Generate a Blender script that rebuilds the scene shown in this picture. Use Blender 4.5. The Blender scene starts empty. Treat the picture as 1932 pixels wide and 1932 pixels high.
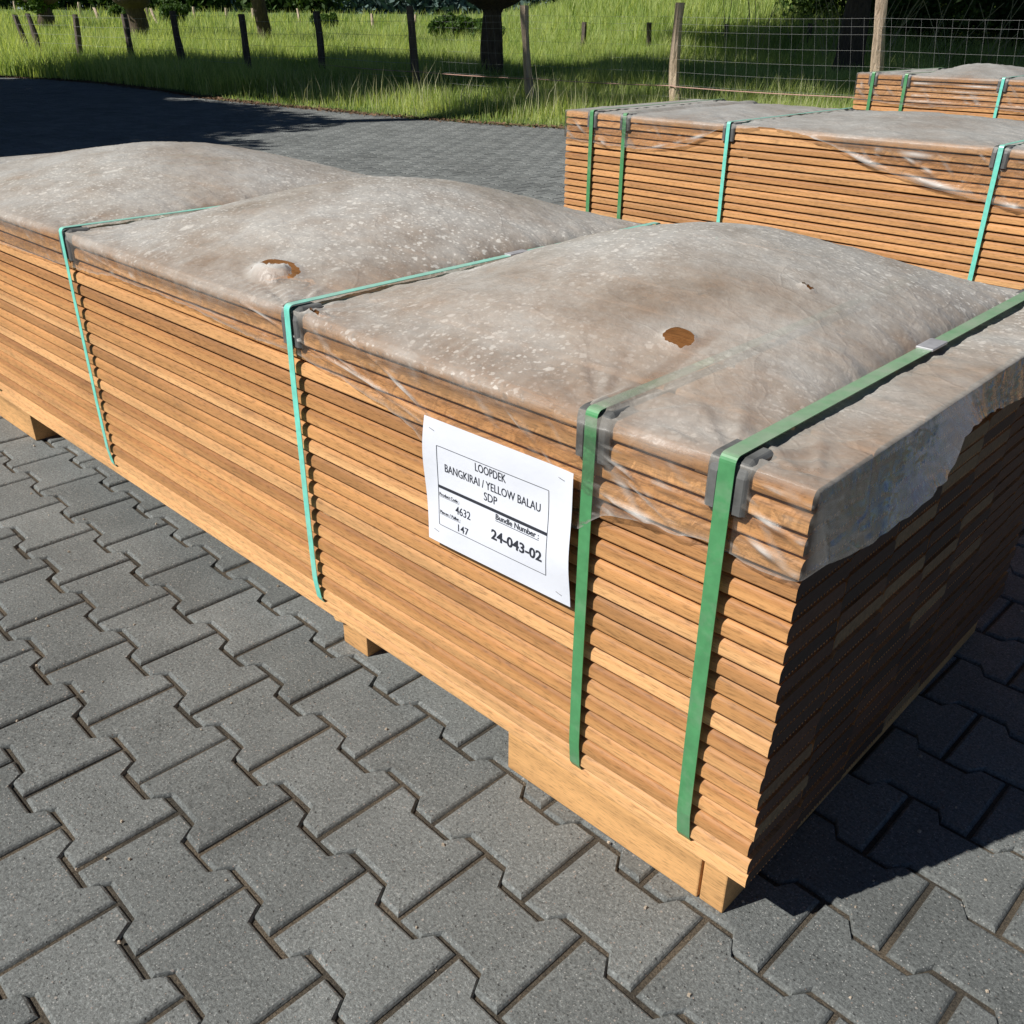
import bpy, bmesh, math, random
import numpy as np
from mathutils import Vector, noise
random.seed(7); rng = np.random.default_rng(7)
S = bpy.context.scene
COL = S.collection
R = math.radians
# ------------------------------------------------------------ camera, light
cam = bpy.data.cameras.new('camera'); co = bpy.data.objects.new('camera', cam); COL.objects.link(co); S.camera = co
from mathutils import Matrix
yaw, pit, rol, F = 2.3305, -0.4879, 0.0112, 1746.9854
d = Vector((math.cos(pit)*math.cos(yaw), math.cos(pit)*math.sin(yaw), math.sin(pit)))
r0 = Vector((math.sin(yaw), -math.cos(yaw), 0)); u0 = r0.cross(d)
rr = r0*math.cos(rol)+u0*math.sin(rol); uu = rr.cross(d)
m = Matrix((rr, uu, -d)).transposed().to_4x4(); m.translation = Vector((0.3685, -0.8518, 1.1366))
co.matrix_world = m
cam.sensor_fit = 'HORIZONTAL'; cam.sensor_width = 36; cam.lens = F/1932*36; cam.clip_start = .05; cam.clip_end = 3000
CX, CY = 0.3685, -0.8518
EL = R(46); SX, SY = -.423, -.906
w = bpy.data.worlds.new('World'); S.world = w; w.use_nodes = True
nt = w.node_tree; bg = nt.nodes['Background']; sky = nt.nodes.new('ShaderNodeTexSky'); sky.sky_type = 'NISHITA'
sky.sun_disc = False; sky.sun_elevation = EL; sky.sun_rotation = math.atan2(SX, SY) % (2*math.pi)
sky.air_density = .5; sky.dust_density = .1; sky.ozone_density = 2.5
nt.links.new(sky.outputs[0], bg.inputs[0]); bg.inputs[1].default_value = .05
sl = bpy.data.lights.new('sun', 'SUN'); sl.energy = 5.0; sl.angle = R(.53); sl.color = (1, .96, .90)
so = bpy.data.objects.new('sun', sl); COL.objects.link(so)
sd = Vector((SX*math.cos(EL), SY*math.cos(EL), math.sin(EL)))
so.rotation_euler = sd.to_track_quat('Z', 'Y').to_euler()
S.view_settings.view_transform = 'Standard'; S.view_settings.look = 'None'; S.view_settings.exposure = .17; S.view_settings.gamma = 1
S.cycles.transparent_max_bounces = 24; S.cycles.max_bounces = 6
# ------------------------------------------------------------ helpers
def tag(o, label=None, cat=None, group=None, kind=None):
    for k, v in (('label', label), ('category', cat), ('group', group), ('kind', kind)):
        if v: o[k] = v
    return o
def empty(name, loc=(0, 0, 0), **k):
    o = bpy.data.objects.new(name, None); COL.objects.link(o); o.location = loc; o.empty_display_size = .1
    return tag(o, **k)
def link(name, me, mat=None, parent=None, loc=(0, 0, 0)):
    o = bpy.data.objects.new(name, me); COL.objects.link(o)
    if mat is not None and not me.materials:
        for x in (mat if isinstance(mat, (list, tuple)) else [mat]): me.materials.append(x)
    if parent: o.parent = parent
    o.location = loc
    return o
def mesh(name, V, Fc, mi=None, smooth=False):
    me = bpy.data.meshes.new(name); me.from_pydata([tuple(v) for v in V], [], [tuple(f) for f in Fc])
    if mi is not None: me.polygons.foreach_set('material_index', np.array(mi, dtype=np.int32))
    if smooth: me.polygons.foreach_set('use_smooth', np.ones(len(me.polygons), dtype=bool))
    me.update(); return me
def fast_mesh(name, V, quads, tris=None):
    """V (n,3); quads (m,4), tris (k,3)"""
    me = bpy.data.meshes.new(name); V = np.asarray(V, np.float32)
    q = np.asarray(quads, np.int32).reshape(-1, 4); t = np.zeros((0, 3), np.int32) if tris is None else np.asarray(tris, np.int32)
    me.vertices.add(len(V)); me.vertices.foreach_set('co', V.ravel())
    nl = q.size+t.size; me.loops.add(nl); me.loops.foreach_set('vertex_index', np.concatenate([q.ravel(), t.ravel()]))
    me.polygons.add(len(q)+len(t))
    st = np.concatenate([np.arange(len(q))*4, q.size+np.arange(len(t))*3]).astype(np.int32)
    me.polygons.foreach_set('loop_start', st)
    me.update(calc_edges=True); return me
def fattr(me, name, data, domain='POINT'):
    a = me.attributes.new(name, 'FLOAT', domain); a.data.foreach_set('value', np.asarray(data, np.float32))
def prism(poly, x0, x1):
    n = len(poly); V = [(x0, a, b) for a, b in poly]+[(x1, a, b) for a, b in poly]
    Fc = [(i, i+n, (i+1) % n+n, (i+1) % n) for i in range(n)]+[tuple(range(n)), tuple(range(2*n-1, n-1, -1))]
    return V, Fc
def boxes(lst, bev=0.0):
    bm = bmesh.new()
    for (x0, x1, y0, y1, z0, z1) in lst:
        g = bmesh.ops.create_cube(bm, size=1)
        for v in g['verts']:
            v.co = Vector((x0+(v.co.x+.5)*(x1-x0), y0+(v.co.y+.5)*(y1-y0), z0+(v.co.z+.5)*(z1-z0)))
    if bev: bmesh.ops.bevel(bm, geom=bm.edges[:], offset=bev, segments=2, affect='EDGES', profile=.5)
    bmesh.ops.recalc_face_normals(bm, faces=bm.faces[:])
    me = bpy.data.meshes.new('box'); bm.to_mesh(me); bm.free(); return me
# ---- material helper
class M:
    def __init__(s, name):
        s.m = bpy.data.materials.new(name); s.m.use_nodes = True; s.t = s.m.node_tree; s.n = s.t.nodes; s.l = s.t.links
        s.b = s.n['Principled BSDF']; s.out = s.n['Material Output']
    def N(s, typ, **kw):
        n = s.n.new('ShaderNode'+typ)
        for k, v in kw.items():
            if k in n.inputs: 
                if hasattr(v, 'links') or hasattr(v, 'is_output'): s.l.new(v, n.inputs[k])
                else: n.inputs[k].default_value = v
            else: setattr(n, k, v)
        return n
    def L(s, a, b): s.l.new(a, b)
    def co(s, scale=(1, 1, 1), src='Object', off=None):
        tc = s.N('TexCoord'); mp = s.N('Mapping'); mp.inputs['Scale'].default_value = scale
        s.L(tc.outputs[src], mp.inputs['Vector'])
        if off is not None: s.L(off, mp.inputs['Location'])
        return mp.outputs[0]
    def noise(s, vec, scale=5, detail=4, rough=.55, dist=0, dim='3D'):
        n = s.N('TexNoise'); n.inputs['Scale'].default_value = scale; n.inputs['Detail'].default_value = detail
        n.inputs['Roughness'].default_value = rough; n.inputs['Distortion'].default_value = dist; s.L(vec, n.inputs['Vector']); return n.outputs['Fac']
    def ramp(s, fac, stops, interp='LINEAR'):
        n = s.N('ValToRGB'); e = n.color_ramp; e.interpolation = interp
        while len(e.elements) < len(stops): e.elements.new(.5)
        for i, (p, c) in enumerate(stops):
            e.elements[i].position = p; e.elements[i].color = (c, c, c, 1) if isinstance(c, (int, float)) else (*c, 1)
        s.L(fac, n.inputs[0]); return n.outputs[0]
    def mix(s, fac, a, b, blend='MIX'):
        n = s.N('Mix', data_type='RGBA', blend_type=blend)
        for i, v in ((0, fac), (6, a), (7, b)):
            if hasattr(v, 'is_output'): s.L(v, n.inputs[i])
            elif isinstance(v, (int, float)): n.inputs[i].default_value = v if i == 0 else (v, v, v, 1)
            else: n.inputs[i].default_value = (*v, 1)
        return n.outputs[2]
    def math(s, op, a, b=0.0, c=None):
        n = s.N('Math', operation=op)
        for i, v in enumerate((a, b) if c is None else (a, b, c)):
            if hasattr(v, 'is_output'): s.L(v, n.inputs[i])
            else: n.inputs[i].default_value = v
        return n.outputs[0]
    def bump(s, h, strength=.3, dist=.01, to=None):
        n = s.N('Bump'); n.inputs['Strength'].default_value = strength; n.inputs['Distance'].default_value = dist
        s.L(h, n.inputs['Height']); s.L(n.outputs[0], (to or s.b).inputs['Normal']); return n.outputs[0]
    def attr(s, name):
        n = s.N('Attribute'); n.attribute_name = name; return n.outputs['Fac']
    def set(s, **k):
        for a, v in k.items():
            i = s.b.inputs[a.replace('_', ' ')]
            if hasattr(v, 'is_output'): s.L(v, i)
            elif isinstance(v, tuple): i.default_value = (*v, 1) if len(v) == 3 else v
            else: i.default_value = v
        return s
def simple(name, col, rough=.6, var=.15, sc=30, spec=.5, bump=.0):
    q = M(name); c = q.co(); n = q.noise(c, sc, 5)
    f = q.ramp(n, [(.3, 1-var), (.7, 1+var)])
    q.set(Base_Color=q.mix(1., col, f, 'MULTIPLY'), Roughness=rough); q.b.inputs['Specular IOR Level'].default_value = spec
    if bump: q.bump(n, bump, .004)
    return q.m
# ---- wood
def wood(name, light, mid, dark, rough=.55, arris=False):
    q = M(name); oi = q.N('ObjectInfo'); rnd = oi.outputs['Random']
    vm = q.N('CombineXYZ'); q.L(q.math('MULTIPLY', rnd, 37.), vm.inputs[0]); q.L(q.math('MULTIPLY', rnd, 91.), vm.inputs[1]); q.L(q.math('MULTIPLY', rnd, 53.), vm.inputs[2])
    c1 = q.co((1.6, 40, 60), off=vm.outputs[0]); c2 = q.co((48, 300, 420), off=vm.outputs[0]); c3 = q.co((1.0, 3, 6), off=vm.outputs[0])
    n1 = q.noise(c1, 1., 5, .6, .6); n2 = q.noise(c2, 1., 4, .6); n3 = q.noise(c3, 2.2, 3)
    base = q.ramp(q.math('FRACT', q.math('MULTIPLY', rnd, 7.31)), [(0, dark), (.18, mid), (.55, mid), (.8, light), (1, light)])
    g = q.ramp(n1, [(.3, .80), (.5, 1.), (.7, 1.12)]); col = q.mix(1., base, g, 'MULTIPLY')
    g2 = q.ramp(n2, [(.34, .5), (.47, .94), (.7, 1.10)]); col = q.mix(.75, col, g2, 'MULTIPLY')
    g3 = q.ramp(n3, [(.3, .8), (.6, 1.1)]); col = q.mix(1., col, g3, 'MULTIPLY')
    # grey-brown weather stains with shape of their own
    c4 = q.co((3, 9, 14), off=vm.outputs[0]); st = q.ramp(q.noise(c4, 2., 6, .7), [(.58, 0.), (.70, .42)])
    col = q.mix(st, col, (.22, .125, .065))
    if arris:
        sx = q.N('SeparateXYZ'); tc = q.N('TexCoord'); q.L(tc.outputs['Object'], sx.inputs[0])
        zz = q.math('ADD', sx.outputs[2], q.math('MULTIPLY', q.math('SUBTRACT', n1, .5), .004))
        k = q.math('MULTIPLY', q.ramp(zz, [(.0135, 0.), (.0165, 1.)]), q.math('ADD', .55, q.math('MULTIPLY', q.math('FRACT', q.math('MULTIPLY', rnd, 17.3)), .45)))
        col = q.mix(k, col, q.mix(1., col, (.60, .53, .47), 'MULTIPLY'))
    q.set(Base_Color=col, Roughness=rough); q.b.inputs['Specular IOR Level'].default_value = .3
    q.bump(n2, .25, .0015)
    return q.m
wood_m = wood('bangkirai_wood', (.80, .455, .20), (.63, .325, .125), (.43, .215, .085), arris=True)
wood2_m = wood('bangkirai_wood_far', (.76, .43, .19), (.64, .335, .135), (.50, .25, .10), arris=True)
q = M('end_grain'); c = q.co((1, 120, 120)); n = q.noise(c, 1, 4, .6); oi = q.N('ObjectInfo')
b0 = q.ramp(q.math('FRACT', q.math('MULTIPLY', oi.outputs['Random'], 13.7)), [(0, (.022, .010, .008)), (.55, (.05, .021, .014)), (.86, (.08, .036, .022)), (.975, (.19, .13, .07))])
q.set(Base_Color=q.mix(1., b0, q.ramp(n, [(.3, .6), (.7, 1.25)]), 'MULTIPLY'), Roughness=.75); end_m = q.m
skid_m = wood('skid_wood', (.74, .44, .19), (.66, .37, .15), (.5, .27, .11), .7)
spacer_m = simple('spacer_wood', (.72, .52, .30), .7, .2, 60)
prot_m = simple('black_rubber', (.12, .122, .118), .5, .45, 25, .5, .4)
def strapmat(name, col):
    q = M(name); c = q.co((1, 1, 1)); ge = q.N('NewGeometry'); sz = q.N('SeparateXYZ'); q.L(ge.outputs['Normal'], sz.inputs[0]); n = q.noise(c, 60, 4); q2 = q.ramp(q.noise(c, 9, 5, .7), [(.5, 0.), (.75, .35)]); q2 = q.math('MAXIMUM', q2, q.math('MULTIPLY', q.ramp(sz.outputs[2], [(.6, 0.), (.95, 1.)]), q.ramp(q.noise(c, 16, 4, .7), [(.3, .25), (.7, .62)])))
    q.set(Base_Color=q.mix(q2, q.mix(1., col, q.ramp(n, [(.3, .85), (.7, 1.1)]), 'MULTIPLY'), (.42, .42, .36)), Roughness=.38)
    w_ = q.N('TexWave'); w_.inputs['Scale'].default_value = 320; q.L(q.co((0, 0, 1)), w_.inputs['Vector']); q.bump(w_.outputs['Fac'], .15, .0005)
    return q.m
green_m = strapmat('green_strap', (.085, .30, .12)); teal_m = strapmat('teal_strap', (.20, .72, .58))
metal_m = simple('metal_seal', (.5, .5, .52), .35, .2, 50); bpy.data.materials['metal_seal'].node_tree.nodes['Principled BSDF'].inputs['Metallic'].default_value = .35
paper_m = simple('paper', (.78, .81, .88), .6, .03, 9, .4, .5); ink_m = simple('ink', (.03, .033, .045), .6, .05)
# ---- dusty film
def film(name, tint=(.48, .465, .43), tint2=(.38, .335, .28), spots=1.):
    q = M(name); c = q.co((1, 1, 1)); dust = q.attr('dust'); cre_glint = q.attr('crease')
    n1 = q.noise(c, 3.2, 6, .65); n2 = q.noise(c, 14, 6, .7, .5); n3 = q.noise(c, 80, 4, .7)
    vs = None
    def sp(scale, lo, hi, keep):
        v = q.N('TexVoronoi'); v.inputs['Scale'].default_value = scale; v.inputs['Randomness'].default_value = 1
        mpv = q.N('Mapping'); q.L(c, mpv.inputs['Vector']); 
        nn = q.N('TexNoise'); nn.inputs['Scale'].default_value = scale*1.4; nn.inputs['Detail'].default_value = 3; q.L(c, nn.inputs['Vector'])
        ad = q.N('VectorMath', operation='MULTIPLY_ADD'); q.L(nn.outputs['Color'], ad.inputs[0]); ad.inputs[1].default_value = (.9/scale,)*3; q.L(c, ad.inputs[2])
        q.L(ad.outputs[0], v.inputs['Vector'])
        a = q.ramp(v.outputs['Distance'], [(lo, 1.), (hi, 0.)])
        sep = q.N('SeparateColor'); q.L(v.outputs['Color'], sep.inputs[0])
        k = q.math('LESS_THAN', sep.outputs[0], keep); return q.math('MULTIPLY', a, k)
    s1 = sp(38, .20, .27, .52); s2 = sp(85, .25, .33, .58); s3 = sp(10, .16, .20, .14); s4 = sp(160, .28, .38, .3)
    allS = q.math('MAXIMUM', q.math('MAXIMUM', s1, s2), q.math('MAXIMUM', s3, q.math('MULTIPLY', s4, .7)))
    zone = q.ramp(q.noise(c, 1.7, 3), [(.40, .12), (.54, 1.)])
    allS = q.math('MULTIPLY', q.math('MULTIPLY', allS, zone), q.math('MULTIPLY', dust, .95*spots))
    col = q.mix(q.ramp(n1, [(.35, 0.), (.62, 1.)]), tint2, tint)
    col = q.mix(1., col, q.ramp(n2, [(.3, .92), (.7, 1.06)]), 'MULTIPLY')
    col = q.mix(1., col, q.ramp(n3, [(.3, .93), (.7, 1.07)]), 'MULTIPLY')
    col = q.mix(allS, col, (.70, .675, .62))
    col = q.mix(q.math('MULTIPLY', cre_glint, .8), col, (.80, .78, .74))  # pale folds and hems, plus highlight streaks painted into the colour
    a = q.math('MULTIPLY', dust, q.ramp(n1, [(.3, .36), (.65, .72)]))
    a = q.math('MULTIPLY', a, q.ramp(n2, [(.3, .86), (.6, 1.)]))
    lf = q.N('LayerWeight'); lf.inputs['Blend'].default_value = .5; cs = q.math('ADD', q.math('MULTIPLY', q.math('SUBTRACT', 1., lf.outputs['Facing']), .9), .1)
    a = q.math('SUBTRACT', 1., q.math('POWER', q.math('SUBTRACT', 1., q.math('MINIMUM', a, .99)), q.math('DIVIDE', 1., cs)))
    a = q.math('MAXIMUM', q.math('MAXIMUM', a, q.math('MULTIPLY', allS, 1.0)), cre_glint)
    hv_ = q.math('ADD', q.attr('torn'), q.math('MULTIPLY', q.math('SUBTRACT', q.noise(c, 30, 3, .65), .5), 1.3)); keep = q.math('GREATER_THAN', hv_, 1.); a = q.math('MULTIPLY', a, keep)
    df = q.N('BsdfPrincipled'); q.L(col, df.inputs['Base Color']); df.inputs['Roughness'].default_value = .42; df.inputs['Specular IOR Level'].default_value = .5
    tr = q.N('BsdfTransparent'); tr.inputs[0].default_value = (.97, .96, .95, 1)
    mx = q.N('MixShader'); q.L(a, mx.inputs[0]); q.L(tr.outputs[0], mx.inputs[1]); q.L(df.outputs[0], mx.inputs[2])
    gl = q.N('BsdfGlossy'); gl.inputs['Roughness'].default_value = .22; gl.inputs['Color'].default_value = (.9, .9, .92, 1)
    cb = q.co((1, 1, 1)); h = q.math('ADD', q.noise(q.co((1, 1, .35)), 55, 5, .6, 1.2), q.math('MULTIPLY', q.noise(cb, 12, 3, .5, 1.), 1.6))
    vr = q.N('TexVoronoi', feature='DISTANCE_TO_EDGE'); vr.inputs['Scale'].default_value = 9; vd = q.N('VectorMath', operation='MULTIPLY_ADD'); vn = q.N('TexNoise'); vn.inputs['Scale'].default_value = 5; q.L(c, vn.inputs['Vector']); q.L(vn.outputs['Color'], vd.inputs[0]); vd.inputs[1].default_value = (.22, .22, .22); q.L(c, vd.inputs[2]); q.L(vd.outputs[0], vr.inputs['Vector'])
    h = q.math('ADD', h, q.ramp(vr.outputs['Distance'], [(0, .34), (.04, .08), (.14, 0.)]))
    bn = q.bump(h, .38, .012, gl); q.bump(q.math('ADD', h, q.math('MULTIPLY', n3, .3)), .22, .008, df)
    lw = q.N('LayerWeight'); lw.inputs['Blend'].default_value = .22; q.L(bn, lw.inputs['Normal'])
    fac = q.math('MULTIPLY', q.math('ADD', q.math('MULTIPLY', q.attr('sheen'), .42), q.math('MULTIPLY', lw.outputs['Fresnel'], .42)), q.math('MULTIPLY', keep, q.math('SUBTRACT', 1.15, q.math('MULTIPLY', dust, .95))))
    m2 = q.N('MixShader'); q.L(fac, m2.inputs[0]); q.L(mx.outputs[0], m2.inputs[1]); q.L(gl.outputs[0], m2.inputs[2])
    q.L(m2.outputs[0], q.out.inputs[0]); return q.m
film_m = film('dusty_film'); film2_m = film('dusty_film_far', (.43, .425, .40), (.37, .345, .31), .4)
# ---- paving
q = M('concrete_paver'); c = q.co(); rnd = q.attr('rnd')
n1 = q.noise(c, 210, 4, .85); n2 = q.noise(c, 7, 5, .6); n3 = q.noise(c, 90, 4, .7)
base = q.mix(rnd, (.152, .163, .159), (.206, .219, .213))
col = q.mix(1., base, q.ramp(n1, [(.33, .36), (.46, .90), (.56, 1.10), (.70, 1.95)]), 'MULTIPLY'); col = q.mix(1., col, q.ramp(n3, [(.3, .85), (.7, 1.15)]), 'MULTIPLY'); col = q.mix(1., col, q.ramp(n2, [(.3, .86), (.7, 1.12)]), 'MULTIPLY')
col = q.mix(1., col, q.ramp(q.noise(c, 1.1, 5, .65), [(.35, .80), (.5, 1.), (.7, 1.06)]), 'MULTIPLY')
def grains(scale, hi, keep):
    v = q.N('TexVoronoi'); v.inputs['Scale'].default_value = scale; q.L(c, v.inputs['Vector']); sep = q.N('SeparateColor'); q.L(v.outputs['Color'], sep.inputs[0])
    return q.math('MULTIPLY', q.ramp(v.outputs['Distance'], [(hi*.7, 1.), (hi, 0.)]), q.math('LESS_THAN', sep.outputs[0], keep)), sep.outputs[1]
g1, k1 = grains(300, .34, .16); g2, k2 = grains(110, .24, .07); g3, _ = grains(150, .30, .08)
gc = q.ramp(k1, [(.0, (.42, .42, .40)), (.75, (.42, .42, .40)), (.8, (.42, .30, .24))], 'CONSTANT')
col = q.mix(q.math('MULTIPLY', g1, .8), col, gc); col = q.mix(q.math('MULTIPLY', g3, .45), col, (.05, .05, .05)); col = q.mix(q.math('MULTIPLY', g2, .8), col, (.40, .36, .32))
q.set(Base_Color=col, Roughness=.8); q.b.inputs['Specular IOR Level'].default_value = .3
q.bump(q.math('ADD', n1, q.math('MULTIPLY', g3, -1.5)), .9, .0032); paver_m = q.m
q = M('joint_sand'); c = q.co(); n = q.noise(c, 300, 4, .8); n2 = q.noise(c, 6, 4)
col = q.mix(q.ramp(n2, [(.4, 0.), (.6, 1.)]), (.075, .064, .048), (.16, .128, .09)); q.set(Base_Color=q.mix(1., col, q.ramp(n, [(.35, .35), (.65, 1.5)]), 'MULTIPLY'), Roughness=.95); q.bump(n, 1., .006); sand_m = q.m
q = M('meadow_soil'); c = q.co(); n = q.noise(c, .6, 6); n2 = q.noise(c, 18, 5, .7)
col = q.ramp(n, [(.35, (.08, .13, .025)), (.65, (.16, .24, .05))]); q.set(Base_Color=q.mix(1., col, q.ramp(n2, [(.3, .5), (.7, 1.4)]), 'MULTIPLY'), Roughness=.95); q.bump(n2, 1, .1); soil_m = q.m
def leafmat(name, c1, c2, tr=.35, rough=.6):
    q = M(name); a = q.attr('rnd'); col = q.mix(a, c1, c2); q.set(Base_Color=col, Roughness=rough); q.b.inputs['Specular IOR Level'].default_value = .25
    t = q.N('BsdfTranslucent'); q.L(q.mix(1., col, (1.3, 1.25, .6), 'MULTIPLY'), t.inputs[0]); mx = q.N('MixShader'); mx.inputs[0].default_value = tr
    q.L(q.b.outputs[0], mx.inputs[1]); q.L(t.outputs[0], mx.inputs[2]); q.L(mx.outputs[0], q.out.inputs[0]); return q.m
grass_m = leafmat('grass_blades', (.21, .35, .07), (.70, .75, .34), .5)
leaf_m = leafmat('tree_leaves', (.035, .08, .016), (.10, .18, .035), .3); dleaf_m = leafmat('dark_leaves', (.03, .06, .015), (.09, .16, .04), .3)
wleaf_m = leafmat('willow_leaves', (.07, .13, .03), (.16, .26, .06), .35)
def barkmat(name, a, b):
    q = M(name); n = q.noise(q.co((9, 9, 1.5)), 3, 6, .7, .5); q.set(Base_Color=q.ramp(n, [(.3, a), (.7, b)]), Roughness=.9); q.bump(n, 1, .04); return q.m
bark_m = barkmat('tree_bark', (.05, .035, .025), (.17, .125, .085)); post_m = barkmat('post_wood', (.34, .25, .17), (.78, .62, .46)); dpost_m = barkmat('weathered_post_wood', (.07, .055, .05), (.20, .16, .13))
ppost_m = barkmat('pale_post_wood', (.5, .38, .28), (.82, .64, .5))
wire_m = simple('galvanised_wire', (.42, .42, .42), .45, .1); litter_m = simple('leaf_litter', (.17, .10, .055), .9, .4, 8)

# ------------------------------------------------------------ pavement
EDGE = np.array([(-60, 5.0), (-24, 6.6), (-22, 7.1), (-20.5, 7.57), (-18.6, 7.79), (-16.4, 7.71), (-14.1, 7.42), (-12.7, 7.44), (-11.5, 7.55), (-10.4, 7.61), (-9.5, 7.75), (-8.6, 7.89), (-7.9, 8.11), (-7.5, 8.27), (-5, 8.7), (20, 9.5)])
def edge(x): return np.interp(x, EDGE[:, 0], EDGE[:, 1])
TH, OU, OV, PU, PV = -.0251, -.6737, -.437, .2047, .1483
def pavement():
    h = .0128; g = .0040
    def outline(g, ch=0):
        a = g+ch; P = []
        L = [(a, -h), (.0455, -h), (.0615, h), (.1435, h), (.1595, -h), (PU-a, -h)]
        for (x, y) in L: P.append((x, y+a))
        Rr = [(PU-a, h), (.1595, h), (.1435, -h), (.0615, -h), (.0455, h), (a, h)]
        for (x, y) in Rr: P.append((x, PV+y-a))
        return np.array(P)
    o0, o1, o2 = outline(g), outline(g, .0028), outline(g)
    # rounded profile: rings from top to wall
    rings_n = [(outline(g, .0052), .0), (outline(g, .0020), -.0022), (o0, -.0055), (o0, -.013)]
    V = []; top = []; quads = []; rnd = []; base = 0
    c, s = math.cos(TH), math.sin(TH); n12 = 12
    Vl = []; ql = []; tl = []; nf = []
    for k in range(-120, 90):
        for i in range(-170, 60):
            u = PU*i+(PU/2 if k % 2 else 0); v = PV*k
            cu, cv = u+PU/2, v+PV/2; x = OU+c*cu-s*cv; y = OV+s*cu+c*cv
            if y > edge(x)-.05 or y < -5 or x > 5 or x < -27: continue
            dist = math.hypot(x-CX, y-CY)
            ang = math.degrees(math.atan2(y-CY, x-CX)) % 360
            if dist > 3 and not (92 < ang < 178): continue
            if dist > 6:
                rings = rings_n[:1]+rings_n[2:3]
            else: rings = rings_n
            dz = random.gauss(0, .0005); tx = random.gauss(0, .0025); ty = random.gauss(0, .0025); r_ = random.random()
            ju, jv = random.gauss(0, .0006), random.gauss(0, .0006)
            b0 = base; jt = rng.normal(0, .0007, (12, 2)) if dist < 5 else 0
            for (o, z) in rings:
                o = o+jt
                uu_ = o[:, 0]+u+ju; vv = o[:, 1]+v+jv
                zz = z+dz+tx*(o[:, 0]-PU/2)+ty*(o[:, 1]-PV/2)
                Vl.append(np.c_[OU+c*uu_-s*vv, OV+s*uu_+c*vv, zz]); base += 12
            tl.append(b0+np.arange(12)); nf.append(r_)
            nr = len(rings)
            for rI in range(nr-1):
                a = b0+rI*12+np.arange(12); b = b0+rI*12+(np.arange(12)+1) % 12
                ql.append(np.c_[a, a+12, b+12, b]); 
            rnd.append((r_, 12*(nr-1)))
    V = np.concatenate(Vl); Q = np.concatenate(ql)
    me = bpy.data.meshes.new('paving')
    me.vertices.add(len(V)); me.vertices.foreach_set('co', V.astype(np.float32).ravel())
    T = np.array(tl, np.int32)
    me.loops.add(T.size+Q.size); me.loops.foreach_set('vertex_index', np.concatenate([T.ravel(), Q.ravel()]).astype(np.int32))
    me.polygons.add(len(T)+len(Q)); me.polygons.foreach_set('loop_start', np.concatenate([np.arange(len(T))*12, T.size+np.arange(len(Q))*4]).astype(np.int32))
    me.update(calc_edges=True)
    fattr(me, 'rnd', np.concatenate([np.array(nf), np.concatenate([np.full(n, r) for r, n in rnd])]), 'FACE')
    me.shade_flat()
    tag(link('pavement', me, paver_m), kind='structure')
    me = mesh('sand', [(-60, -30, -.0072), (40, -30, -.0072), (40, 9.5, -.0072), (-5, 8.75, -.0072), (-8.6, 7.95, -.0072), (-14, 7.45, -.0072), (-18.6, 7.85, -.0072), (-24, 6.65, -.0072), (-60, 5, -.0072)], [range(9)])
    tag(link('paving_bed', me, sand_m), kind='structure')
pavement()
# ------------------------------------------------------------ terrain
def sstep(a, b, x): t = np.clip((x-a)/(b-a), 0, 1); return t*t*(3-2*t)
def ground_z(x, y):
    x = np.asarray(x, float); y = np.asarray(y, float)
    r = np.hypot(x-CX, y-CY); ang = np.degrees(np.arctan2(y-CY, x-CX))
    rt = 1-sstep(122, 138, ang)
    z = rt*sstep(26, 50, r)*3.2+(1-rt)*sstep(38, 95, r)*1.5
    z = z+.05*np.sin(x*.9+y*.4)*np.sin(y*.7-x*.2)*sstep(12, 20, r)
    return z+.02*sstep(0, .5, y-edge(x))
def terrain():
    xs = np.concatenate([np.linspace(-1500, -140, 20), np.linspace(-130, 40, 171), np.linspace(60, 1500, 12)])
    t = np.concatenate([[0, .05, .15, .3, .5, .75, 1], np.linspace(1.5, 120, 140), np.linspace(140, 1500, 12)])
    X = np.repeat(xs[None], len(t), 0); Y = edge(X)-.06+t[:, None]
    Z = ground_z(X, Y)-.008; V = np.stack([X, Y, Z], -1).reshape(-1, 3); n = len(xs)
    i, j = np.meshgrid(np.arange(len(t)-1), np.arange(n-1), indexing='ij'); a = (i*n+j).ravel()
    me = fast_mesh('ground', V, np.c_[a, a+1, a+n+1, a+n]); tag(link('meadow_ground', me, soil_m), kind='structure')
    me = mesh('base', [(-2500, -2500, -.4), (2500, -2500, -.4), (2500, 2500, -.4), (-2500, 2500, -.4)], [(0, 1, 2, 3)]); tag(link('ground', me, soil_m), kind='structure')
terrain()
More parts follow.
